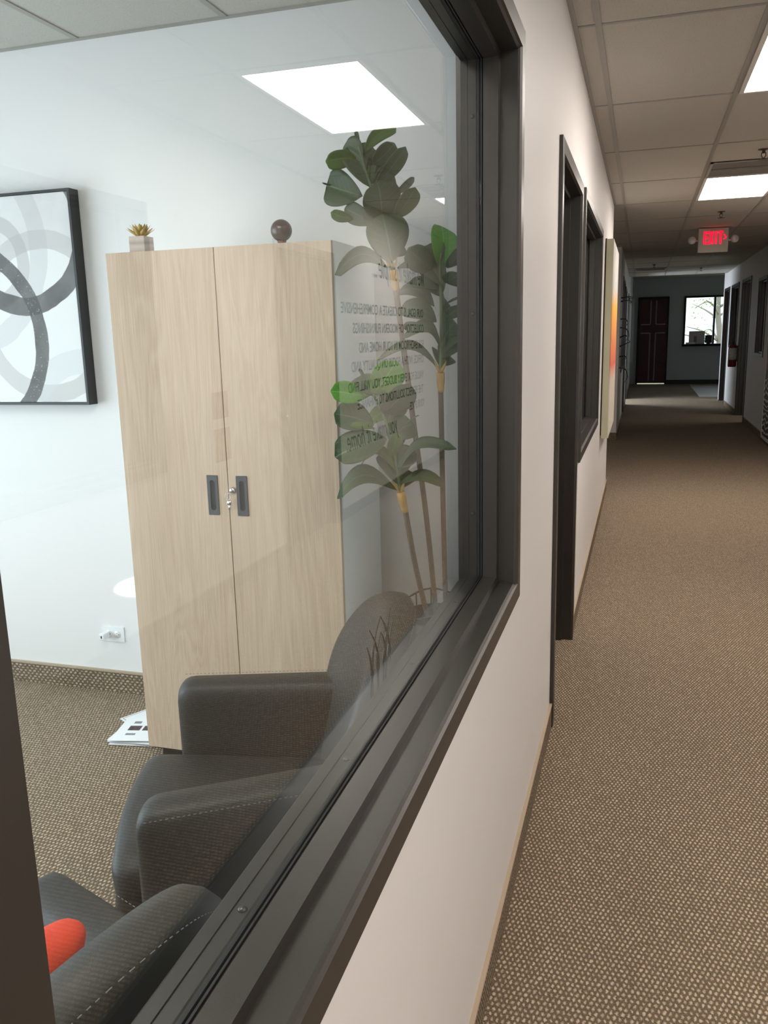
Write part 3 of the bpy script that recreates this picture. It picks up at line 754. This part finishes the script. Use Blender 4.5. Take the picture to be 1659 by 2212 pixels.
def armchair(mid, deg, label):
    """local u axis = towards the back, w axis = left of it; origin on the floor under the front edge"""
    t = thing('armchair', label, 'armchair', (mid[0], mid[1], 0), math.radians(deg))
    TAP = math.radians(9)
    def armmap(s):
        def f(u, z, h):
            w = s*(.315-math.tan(TAP)*u*.95)+h*(1.0+.25*max(0, (z-.5)/.14)); return (u, w, z)
        return f
    for s in (-1, 1):
        o = rounded([(0, .12), (.49, .12), (.50, .653), (.0, .640)], [.02, .04, .04, .05], sub=9)
        bm = puff(o, .098, 5, armmap(s)); a = link('arm', bm, LEATHER, t, True)
        f = armmap(s)
        seam([f(u, .628+.015*u/.6+.003, s*.050) for u in (.015, .1, .25, .4, .48)], a)
        seam([f(.36, z, s*.0505) for z in (.62, .5, .35, .2)], a); seam([f(.38, z, s*.0505) for z in (.62, .5, .35, .2)], a)
    # back: tall arched panel, concave to the sitter, leaning back
    out = []
    for k in range(40):
        a = PI*k/39; out.append((.292*math.cos(a), .63+.315*math.sin(a)**.88))
    out = [(-.275, .14), (-.288, .3), (-.292, .45)][::-1][:0]+out+[(-.292, .48), (-.29, .36), (-.28, .24), (-.27, .14), (-.14, .13), (0, .13), (.14, .13), (.27, .14), (.28, .24), (.29, .36), (.292, .48)]
    def bmap(w, z, h): return (.475+.20*(z-.4)-.085*(w/.29)**2+h, w, z)
    bk = link('backrest', puff(out, .125, 3.6, bmap, (0, .5)), LEATHER, t, True)
    seam([bmap(.283*math.cos(PI*k/12), .63+.300*math.sin(PI*k/12), .036) for k in range(13)], bk)
    so = rounded([(-.075, -.27), (-.10, 0), (-.075, .27), (.46, .215), (.46, -.215)], [.05, .2, .05, .03, .03], sub=6)
    sc = link('seat_cushion', puff(so, .17, 5, lambda u, w, h: (u-.02*(h/.085)**2*(1 if u < 0 else 0), w, .385+h-.03*(u/.46)+.012*(1-(w/.27)**2)*(h > 0))), LEATHER, t, True)
    seam([(-.088, -.24, .305), (-.112, 0, .305), (-.088, .24, .305)], sc)
    link('base', BX((.02, -.24, .10), (.50, .24, .31), .01), BLACK, t)
    for u, w in ((.05, -.24), (.05, .24), (.50, -.19), (.50, .19)):
        bm = bmesh.new(); lathe(bm, [(.0001, 0), (.017, 0), (.024, .13), (.0001, .13)], (u, w, 0), 16); link('leg', bm, BLACK, t, True)
    return t
armchair((-.765, 1.594), 23, 'charcoal armchair with arched back standing in front of the oak cabinet')
armchair((-.77, .755), -13, 'charcoal armchair nearest the camera with the red pillow on its seat')
PILL = plain('red_orange_fabric', (.62, .052, .022), .9, bump=.6, bscale=500, var=.1, vscale=30)
pil = thing('throw_pillow', 'red-orange throw pillow leaning in the near armchair', 'pillow', (-.572, .752, .600), math.radians(-13))
po = rounded([(-.18, -.115), (.18, -.115), (.18, .125), (-.18, .125)], .03, sub=8)
link('cushion', puff(po, .13, 2.4, lambda w, z, h: (h+.35*z+.02, w, z*.93)), PILL, pil, True)

# ------------------------------------------------------------------ potted fiddle-leaf plant
LM = [leaf_mat('fig_leaf_dark', (.030, .058, .026), (.045, .085, .035), .0),
      leaf_mat('fig_leaf_fresh', (.060, .13, .025), (.085, .17, .035), .15),
      leaf_mat('fig_leaf_edge', (.06, .075, .06), (.09, .11, .085), .0),
      leaf_mat('fig_leaf_bright', (.09, .26, .035), (.12, .34, .05), .25)]
def leaf(parent, b, t, wd, arc, mi, k):
    b, t = Vector(b), Vector(t); t = t+(t-b)*.07
    """obovate leaf: midrib crease, wavy rim, real thickness"""
    rng = random.Random(k*17+3); b, t = Vector(b), Vector(t); ax = t-b; L = ax.length
    view = (Vector((CAMX, 0, CAMZ))-b).normalized(); view = Vector((rng.uniform(-.2, .2), -1, rng.uniform(-.1, .35))).lerp(view, .45).normalized()
    side = ax.cross(view).normalized(); nrm = side.cross(ax).normalized(); bm = bmesh.new(); NU, NV = 12, 9
    uvl = bm.loops.layers.uv.new('UVMap'); top, bot = [], []
    ph = rng.uniform(0, 6); up = Vector((0, 0, 1))
    up = (up-ax.normalized()*up.dot(ax.normalized())); up = up.normalized() if up.length > .1 else nrm
    curl = rng.uniform(.02, .10)*L
    for i in range(NU+1):
        u = i/NU; w = wd*.5*max(.03, (u**.75)*((1-u)**.42)/(.64**.75*.36**.42)); w = min(w, wd*.5)
        if i == NU: w = wd*.03
        r0, r1 = [], []
        for j in range(NV+1):
            v = j/NV*2-1
            p = b+ax*u+side*(w*v)+up*(arc*L*.9*math.sin(PI*u))+nrm*(curl*math.sin(PI*u)-abs(v)*w*.22*-1+.02*wd*math.sin(7*u+ph+2.5*v)*abs(v))
            r0.append(bm.verts.new(p)); r1.append(bm.verts.new(p-nrm*.0012))
        top.append(r0); bot.append(r1)
    def face(vs, uvs):
        f = bm.faces.new(vs)
        for l, q in zip(f.loops, uvs): l[uvl].uv = q
    for i in range(NU):
        for j in range(NV):
            q = [(i/NU, j/NV), ((i+1)/NU, j/NV), ((i+1)/NU, (j+1)/NV), (i/NU, (j+1)/NV)]
            face((top[i][j], top[i+1][j], top[i+1][j+1], top[i][j+1]), q)
            face((bot[i][j], bot[i][j+1], bot[i+1][j+1], bot[i+1][j]), [q[0], q[3], q[2], q[1]])
    for i in range(NU):
        for j in (0, NV): face((top[i][j], bot[i][j], bot[i+1][j], top[i+1][j]), [(i/NU, j/NV)]*4)
    for i in (0, NU):
        for j in range(NV): face((top[i][j], top[i][j+1], bot[i][j+1], bot[i][j]), [(i/NU, .4)]*4)
    return link('leaf', bm, LM[mi], parent, True)
LEAVES_A=[
    ((-0.544,2.570,2.119),(-0.560,2.592,2.165),0.012,0.00,0),
    ((-0.526,2.570,2.099),(-0.425,2.543,2.150),0.040,0.20,1),
    ((-0.551,2.570,2.083),(-0.629,2.522,2.073),0.053,0.10,1),
    ((-0.512,2.570,1.999),(-0.569,2.589,2.121),0.093,0.00,0),
    ((-0.502,2.570,2.064),(-0.429,2.545,2.108),0.063,0.00,0),
    ((-0.492,2.570,2.008),(-0.391,2.522,2.088),0.048,0.00,0),
    ((-0.538,2.570,1.974),(-0.663,2.621,2.021),0.099,0.00,0),
    ((-0.637,2.570,2.015),(-0.637,2.494,2.008),0.005,0.00,2),
    ((-0.478,2.570,1.903),(-0.465,2.496,1.995),0.108,0.00,0),
    ((-0.440,2.570,1.968),(-0.382,2.591,2.017),0.021,0.00,2),
    ((-0.433,2.570,1.904),(-0.358,2.512,1.972),0.054,0.00,0),
    ((-0.569,2.570,1.909),(-0.624,2.531,1.926),0.032,0.00,1),
    ((-0.495,2.570,1.893),(-0.596,2.589,1.943),0.058,0.00,0),
    ((-0.448,2.570,1.773),(-0.465,2.543,1.905),0.118,0.00,0),
    ((-0.461,2.570,1.758),(-0.584,2.460,1.738),0.046,0.32,0),
    ((-0.432,2.570,1.757),(-0.347,2.621,1.722),0.041,0.35,0),
]
LEAVES_B=[
    ((-0.312,2.620,1.755),(-0.311,2.667,1.874),0.100,0.00,3),
    ((-0.334,2.620,1.748),(-0.383,2.544,1.806),0.071,0.00,0),
    ((-0.285,2.620,1.754),(-0.221,2.544,1.806),0.054,0.00,0),
    ((-0.294,2.620,1.700),(-0.363,2.640,1.790),0.070,0.00,0),
    ((-0.294,2.620,1.712),(-0.238,2.578,1.730),0.062,0.00,0),
    ((-0.314,2.620,1.694),(-0.382,2.556,1.712),0.035,0.10,0),
    ((-0.327,2.620,1.640),(-0.451,2.663,1.687),0.054,0.20,0),
    ((-0.294,2.620,1.642),(-0.217,2.540,1.664),0.041,0.10,0),
    ((-0.320,2.620,1.592),(-0.409,2.538,1.629),0.058,0.15,0),
    ((-0.328,2.620,1.565),(-0.429,2.636,1.583),0.029,0.00,0),
    ((-0.299,2.620,1.596),(-0.221,2.558,1.632),0.037,0.10,0),
    ((-0.306,2.620,1.505),(-0.405,2.553,1.545),0.041,0.45,0),
    ((-0.306,2.620,1.485),(-0.240,2.653,1.543),0.019,0.15,0),
    ((-0.311,2.620,1.443),(-0.494,2.588,1.477),0.037,0.30,0),
]
LEAVES_C=[
    ((-0.497,2.430,1.406),(-0.526,2.462,1.453),0.011,0.00,0),
    ((-0.481,2.430,1.377),(-0.398,2.404,1.473),0.091,0.00,3),
    ((-0.502,2.430,1.373),(-0.573,2.345,1.395),0.059,0.00,3),
    ((-0.477,2.430,1.381),(-0.577,2.478,1.354),0.035,0.00,3),
    ((-0.450,2.430,1.323),(-0.349,2.372,1.407),0.079,0.00,0),
    ((-0.475,2.430,1.287),(-0.580,2.389,1.322),0.089,0.00,0),
    ((-0.500,2.430,1.287),(-0.444,2.480,1.332),0.046,0.00,1),
    ((-0.472,2.430,1.276),(-0.525,2.370,1.290),0.022,0.00,1),
    ((-0.435,2.430,1.244),(-0.564,2.348,1.202),0.095,0.00,0),
    ((-0.419,2.430,1.237),(-0.419,2.478,1.318),0.059,0.00,0),
    ((-0.402,2.430,1.264),(-0.322,2.374,1.319),0.014,0.00,2),
    ((-0.424,2.430,1.193),(-0.388,2.381,1.263),0.039,0.00,1),
    ((-0.405,2.430,1.142),(-0.523,2.467,1.158),0.036,0.40,1),
    ((-0.401,2.430,1.138),(-0.220,2.380,1.219),0.038,0.25,0),
    ((-0.406,2.430,1.086),(-0.579,2.399,1.062),0.071,0.30,0),
    ((-0.397,2.430,1.108),(-0.274,2.455,1.103),0.043,0.18,0),
]

BARK = plain('stem_bark', (.13, .10, .075), .8, bump=.6, bscale=150, var=.25, vscale=60); GSTEM = plain('green_stem', (.10, .16, .07), .6); TAN = plain('tan_leaf_sheath', (.50, .30, .10), .7, var=.2, vscale=50)
fig = thing('potted_fig_tree', 'artificial fiddle-leaf fig with three bare stems beside the cabinet', 'potted plant', (-.355, 2.735, 0))
def F(p): return (p[0]+.355, p[1]-2.735, p[2])
bm = bmesh.new(); lathe(bm, [(.0001, 0), (.095, 0), (.102, .02), (.128, .55), (.132, .57), (.132, .585), (.124, .585), (.120, .54), (.0001, .53)], (0,0,0), 40); link('pot', bm, BLACK, fig, True)
bm = bmesh.new(); tube(bm, [(.150*math.cos(a*PI/16), .150*math.sin(a*PI/16), .625+.012*math.sin(a*PI/4)) for a in range(33)], .0035, 6, False)
for a in range(0, 32, 2):
    c, s = math.cos(a*PI/16), math.sin(a*PI/16); tube(bm, [(.150*c, .150*s, .625+.012*math.sin(a*PI/4)), (.146*c, .146*s, .55), (.128*c, .128*s, .46)], .0028, 5)
link('wire_basket_rim', bm, plain('brown_wire', (.045, .035, .028), .6), fig, True)
def stem(low, high, leaves, collar, r0):
    bm = bmesh.new(); tube(bm, [F(p) for p in smoothpts(low, 6)], [r0]*(6*(len(low)-1)+1), 10); st = link('stem', bm, BARK, fig, True)
    bm = bmesh.new(); n = 6*(len(high)-1)+1; tube(bm, [F(p) for p in smoothpts(high, 6)], [r0*.75*(1-.5*i/n) for i in range(n)], 8); link('green_stem', bm, GSTEM, st, True)
    a, b = Vector(collar[0]), Vector(collar[1]); bm = bmesh.new(); m = a.lerp(b, .35)
    tube(bm, [F(p) for p in (a, m, a.lerp(b, .8), b)], [r0*1.5, r0*1.6, r0*1.25, r0*1.12], 10)
    d = (a-b).normalized()
    for s in (-1, 1): tube(bm, [F(a), F(a+d*.02+Vector((s*.012, 0, 0))), F(a+d*.038+Vector((s*.02, 0, 0)))], [r0*.8, r0*.6, .001], 6)
    link('leaf_sheath', bm, TAN, st, True)
    rf = random.Random(int(r0*1e5)+len(leaves)); H_ = smoothpts(high, 6); fill = []
    for k in range(9):
        q = H_[int(len(H_)*(.25+.07*k))]; a_ = rf.uniform(0, 2*PI); L_ = rf.uniform(.085, .12)
        fill.append((tuple(q), (q[0]+math.cos(a_)*L_*.55, q[1]+abs(math.sin(a_))*L_*.7, q[2]+L_*rf.uniform(.3, .8)), rf.uniform(.055, .08), .1, 0))
    for k, (b_, t_2, wd, arc, mi) in enumerate(list(leaves)+fill):
        leaf(st, F(b_), F(t_2), wd*1.14, arc, mi, k+len(leaves)*7)
stem([(-.352, 2.72, .54), (-.369, 2.65, .951), (-.404, 2.62, 1.305), (-.440, 2.58, 1.697)], [(-.440, 2.58, 1.697), (-.452, 2.57, 1.796), (-.485, 2.57, 1.93), (-.523, 2.57, 2.044), (-.542, 2.56, 2.117)], LEAVES_A, ((-.446, 2.576, 1.752), (-.438, 2.581, 1.690)), .0088)
stem([(-.325, 2.74, .54), (-.318, 2.68, .946), (-.311, 2.63, 1.374)], [(-.311, 2.63, 1.374), (-.309, 2.62, 1.444), (-.308, 2.62, 1.481), (-.305, 2.62, 1.619), (-.308, 2.62, 1.755), (-.303, 2.62, 1.80)], LEAVES_B, ((-.309, 2.62, 1.434), (-.311, 2.63, 1.372)), .0085)
stem([(-.372, 2.70, .54), (-.384, 2.56, .80), (-.389, 2.46, 1.015)], [(-.389, 2.46, 1.015), (-.399, 2.44, 1.084), (-.404, 2.44, 1.124), (-.419, 2.43, 1.245), (-.465, 2.43, 1.362), (-.499, 2.42, 1.42)], LEAVES_C, ((-.398, 2.442, 1.078), (-.389, 2.46, 1.012)), .0088)

# ------------------------------------------------------------------ black wire reeds between the near chair back and the glass
reed = thing('wire_reed_ornament', 'black wire grass ornament of crossing curved reeds behind the far armchair', 'ornament', (-.156, 1.50, 0))
bm = bmesh.new(); lathe(bm, [(.0001, 0), (.012, 0), (.012, .010), (.0001, .012)], (0, 0, 0), 24); link('base', bm, BLACK, reed, True)
def reedline(ys, r=.0027):
    bm = bmesh.new(); P = smoothpts([(0, 0, .01)]+[(0, y, z) for y, z in ys], 8); n = len(P)
    tube(bm, P, [r*(1 if i < n*.7 else 1-.75*(i-n*.7)/(n*.3)) for i in range(n)], 6); link('reed', bm, BLACK, reed, True)
reedline([(-0.087, 0.483), (-0.116, 0.878), (-0.124, 0.959), (-0.143, 0.998)])
reedline([(-0.095, 0.485), (-0.126, 0.882), (-0.114, 0.939), (-0.127, 0.975)])
reedline([(-0.087, 0.483), (-0.116, 0.878), (-0.116, 0.956), (-0.096, 1.0), (-0.059, 1.03)])
reedline([(-0.065, 0.481), (-0.087, 0.874), (-0.078, 0.941), (-0.092, 0.984), (-0.127, 1.026)])
reedline([(-0.063, 0.48), (-0.084, 0.873), (-0.087, 0.935), (-0.084, 0.971), (-0.059, 0.998)])
reedline([(-0.026, 0.482), (-0.035, 0.876), (-0.033, 0.939), (-0.043, 0.978), (-0.061, 0.999)])
reedline([(-0.005, 0.481), (-0.006, 0.875), (-0.003, 0.944), (-0.026, 0.994), (-0.059, 1.03)])
reedline([(-0.037, 0.493), (-0.049, 0.897), (-0.036, 0.956), (-0.018, 0.992), (0.006, 1.026)])
reedline([(-0.026, 0.483), (-0.035, 0.878), (-0.014, 0.938), (0.005, 0.974), (0.021, 0.998)])

# ------------------------------------------------------------------ corridor: canvas, reeds on the wall, lettering, posters
cv = thing('canvas_painting', 'tall cream-edged canvas with orange streak, beside the second office window', 'painting', (0, 6.9, 0))
CREAM = plain('cream_canvas_edge', (.56, .55, .40), .8, var=.06)
link('stretcher', BX((.012, .006, .715), (.058, 1.40, 2.24)), CREAM, cv)
link('backing_or_gap_shade', BX((.001, .02, .73), (.0125, 1.38, 2.25)), BLACK, cv)  # black sheet paints the shadow gap between canvas and wall
bm = BX((.0585, .0, .71), (.064, 1.40, 2.245)); link('painted_face', bm, gradient_mat('painted_gradient', [(0, (.70, .66, .55)), (.28, (.66, .60, .50)), (.36, (.75, .16, .10)), (.5, (.80, .28, .10)), (.68, (.82, .45, .08)), (.78, (.60, .60, .58)), (1, (.55, .54, .50))], 2, .72, 2.24, .12), cv)
link('edge_strip', BX((.010, -.002, .712), (.0585, .006, 2.244)), CREAM, cv)

wr = thing('wall_reed_art', 'black metal reeds arching off the left wall before the dim far window', 'wall art', (-.02, 12.95, 0))
for k, (z, ln, rise, off) in enumerate(((2.02, .9, .02, .16), (1.97, .8, .0, .15), (1.72, .45, -.10, .10), (1.60, .7, -.20, .12), (1.46, .3, .02, .10), (1.33, .75, .10, .14), (1.18, .35, -.05, .10), (1.02, .8, -.26, .12))):
    bm = bmesh.new(); P = smoothpts([(.004, 0, z), (off*.7, ln*.35, z+rise*.2+.02), (off, ln*.7, z+rise*.6), (off*.6, ln, z+rise)], 6); n = len(P)
    tube(bm, P, [.010*(1-.7*i/n) for i in range(n)], 6); link('reed', bm, BLACK, wr, True)

INK = plain('black_vinyl', (.012, .012, .012), .5)
XT = XR-.0002; X_, Y_ = (0, -1, 0), (0, 0, 1)
def decal(nm, label, lines):
    t = thing(nm, label, 'wall lettering', (0, 0, 0))
    for s, y0, y1, z, h, sh in lines: text_mesh('line', s, INK, t, (XT, y0, z), X_, Y_, y0-y1, h, .0012, sh, -.004 if sh else .007)
    return t
decal('wall_lettering', 'handwritten style black line at the top of the wall text, mirrored in the glass', [('we make it simple ...', 9.60, 7.667, 2.10, .21, .55)])
decal('wall_lettering', 'seven lines of black capitals on the corridor wall, mirrored in the glass', [
    ('OUR GOAL IS TO CREATE A COMPREHENSIVE', 9.552, 6.766, 1.757, .092, 0), ('COLLECTION OF MODERN FURNISHINGS', 9.564, 7.06, 1.588, .090, 0),
    ('FOR EACH ROOM IN YOUR HOME AND', 9.554, 7.209, 1.415, .092, 0), ('OFFICE. WITH A FOCUS ON QUALITY AND', 9.545, 6.989, 1.252, .090, 0),
    ('VALUE FOR EVERY BUDGET, YOU WILL FIND', 9.534, 6.887, 1.075, .088, 0), ('THE PERFECT SOLUTIONS TO ENHANCE', 9.525, 7.123, .913, .090, 0), ('YOUR SPACE.', 9.56, 8.893, .751, .088, 0)])
decal('wall_lettering', 'handwritten style black line at the bottom of the wall text, mirrored in the glass', [('you make it home.', 8.435, 6.799, .57, .19, .55)])

for i, (y, z, w_, h_, c, lab) in enumerate(((4.55, 1.17, .20, .16, (.42, .20, .16), 'upper small rust coloured notice beside the opposite office window'), (4.55, .93, .20, .20, (.45, .19, .14), 'lower small rust coloured notice beside the opposite office window'))):
    t = thing('wall_notice', lab, 'notice', (XR, y, z)); link('sheet', BX((-.003, -w_/2, -h_/2), (0, w_/2, h_/2)), plain('notice_%s' % 'ab'[i], c, .6, var=.4, vscale=20), t)

sp = thing('striped_artwork', 'white-edged picture of black and white stripes leaning at the right edge', 'picture', (XR, 0, 0))
bm = BX((-.037, 11.30, .10), (-.012, 12.56, 1.58)); link('picture', bm, stripe_mat(), sp)
bm = bmesh.new(); ED = plain('white_edge', (.70, .67, .62), .6)
for a, b in (((11.26, .06), (12.60, .10)), ((11.26, 1.58), (12.60, 1.61)), ((11.26, .10), (11.30, 1.58)), ((12.56, .10), (12.60, 1.58))): box(bm, (-.042, a[0], a[1]), (-.010, b[0], b[1]))
link('border', bm, ED, sp)

fe = thing('fire_extinguisher', 'red fire extinguisher with white label hung on the right corridor wall', 'fire extinguisher', (XR-.085, 16.66, .86))
REDM = plain('extinguisher_red', (.15, .008, .010), .35)
bm = bmesh.new(); lathe(bm, [(.0001, 0), (.065, 0), (.073, .02), (.073, .34), (.060, .39), (.025, .42), (.0001, .42)], (0,0,0), 28); link('cylinder', bm, REDM, fe, True)
bm = bmesh.new(); lathe(bm, [(.0735, .13), (.0742, .13), (.0742, .34), (.0735, .34)], (0,0,0), 28); link('label_band', bm, plain('label_paper', (.62, .66, .68), .6, var=.3, vscale=30), fe, True)
bm = bmesh.new(); lathe(bm, [(.0001, .41), (.022, .41), (.022, .46), (.0001, .47)], (0,0,0), 16); tube(bm, [(0, 0, .455), (-.02, -.09, .47)], .008, 6); tube(bm, [(0, 0, .47), (-.02, -.10, .515)], .008, 6); link('valve', bm, BLACK, fe, True)
bm = bmesh.new(); tube(bm, smoothpts([(0, .02, .45), (-.01, .09, .47), (-.02, .12, .36), (-.02, .10, .18)], 6), .009, 6); link('hose', bm, BLACK, fe, True)
link('bracket', BX((.06, -.02, .1), (.085, .02, .38)), BLACK, fe)

# things standing on the far window sill
t = thing('cardboard_box', 'pale printed box on the sill of the bright far window', 'box', (1.775, 25.84, 1.14)); link('carton', BX((-.21, -.06, 0), (.21, .06, .36), .003), plain('pale_carton', (.55, .50, .48), .7), t)
link('printed_mark', BX((-.08, -.0615, .05), (.0, -.0600, .22)), plain('print_grey', (.25, .23, .23), .7), t)
t = thing('computer_monitor', 'small dark monitor beside the pale box on the far window sill', 'monitor', (2.09, 25.84, 1.14))
link('screen', BX((-.095, -.02, .02), (.095, .02, .24), .004), BLACK, t); link('stand', BX((-.05, -.05, 0), (.05, .05, .02), .004), BLACK, t)
t = thing('white_tray', 'white tray at the left end of the far window sill', 'tray', (1.60, 25.75, 1.14)); link('tray', BX((-.12, -.03, 0), (.12, .01, .05), .004), PLAST, t)

# ------------------------------------------------------------------ outside the far window
tag(link('lawn', BX((-20, 26.4, -.5), (30, 70, -.4)), plain('lawn_green', (.30, .38, .16), .9, var=.2, vscale=1)), kind='structure')
TW = plain('tree_bark', (.30, .25, .22), .9); TL = plain('pale_foliage', (.42, .50, .24), .8)
def tree(x, y, h, seed, label):
    rng = random.Random(seed); t = thing('tree', label, 'tree', (x, y, -.4)); bm = bmesh.new()
    tube(bm, smoothpts([(0, 0, 0), (.1, 0, h*.3), (-.05, 0, h*.6), (.1, 0, h)], 5), [.16*(1-.7*i/15) for i in range(16)], 8); link('trunk', bm, TW, t, True)
    fol = bmesh.new(); bb = bmesh.new()
    for i in range(16):
        z = h*rng.uniform(.25, .95); a = rng.uniform(0, 2*PI); L = rng.uniform(1.0, 2.2)
        e = Vector((math.cos(a)*L, math.sin(a)*L, z+rng.uniform(.1, .7))); P = smoothpts([(0, 0, z), (e.x*.5, e.y*.5, z+.35), tuple(e)], 5)
        tube(bb, P, [.045*(1-.8*j/11) for j in range(len(P))], 5)
        for j in range(26):
            c = P[rng.randrange(3, len(P))]+Vector((rng.gauss(0, .25), rng.gauss(0, .25), rng.gauss(0, .2))); s = rng.uniform(.03, .07)
            d = Vector((rng.gauss(0, 1), rng.gauss(0, 1), rng.gauss(0, 1))).normalized(); u, v = frame_at(d)
            q = [c+u*s, c+v*s*.5, c-u*s, c-v*s*.5]; top = [fol.verts.new(p) for p in q]; bt = [fol.verts.new(p-d*.004) for p in q]
            fol.faces.new(top); fol.faces.new(bt[::-1])
            for k in range(4): fol.faces.new((top[k], bt[k], bt[(k+1)%4], top[(k+1)%4]))
    link('branches', bb, TW, t, True); link('foliage', fol, TL, t)
tree(2.9, 33.0, 4.6, 5, 'pale leafy tree with bent branches outside the far window')
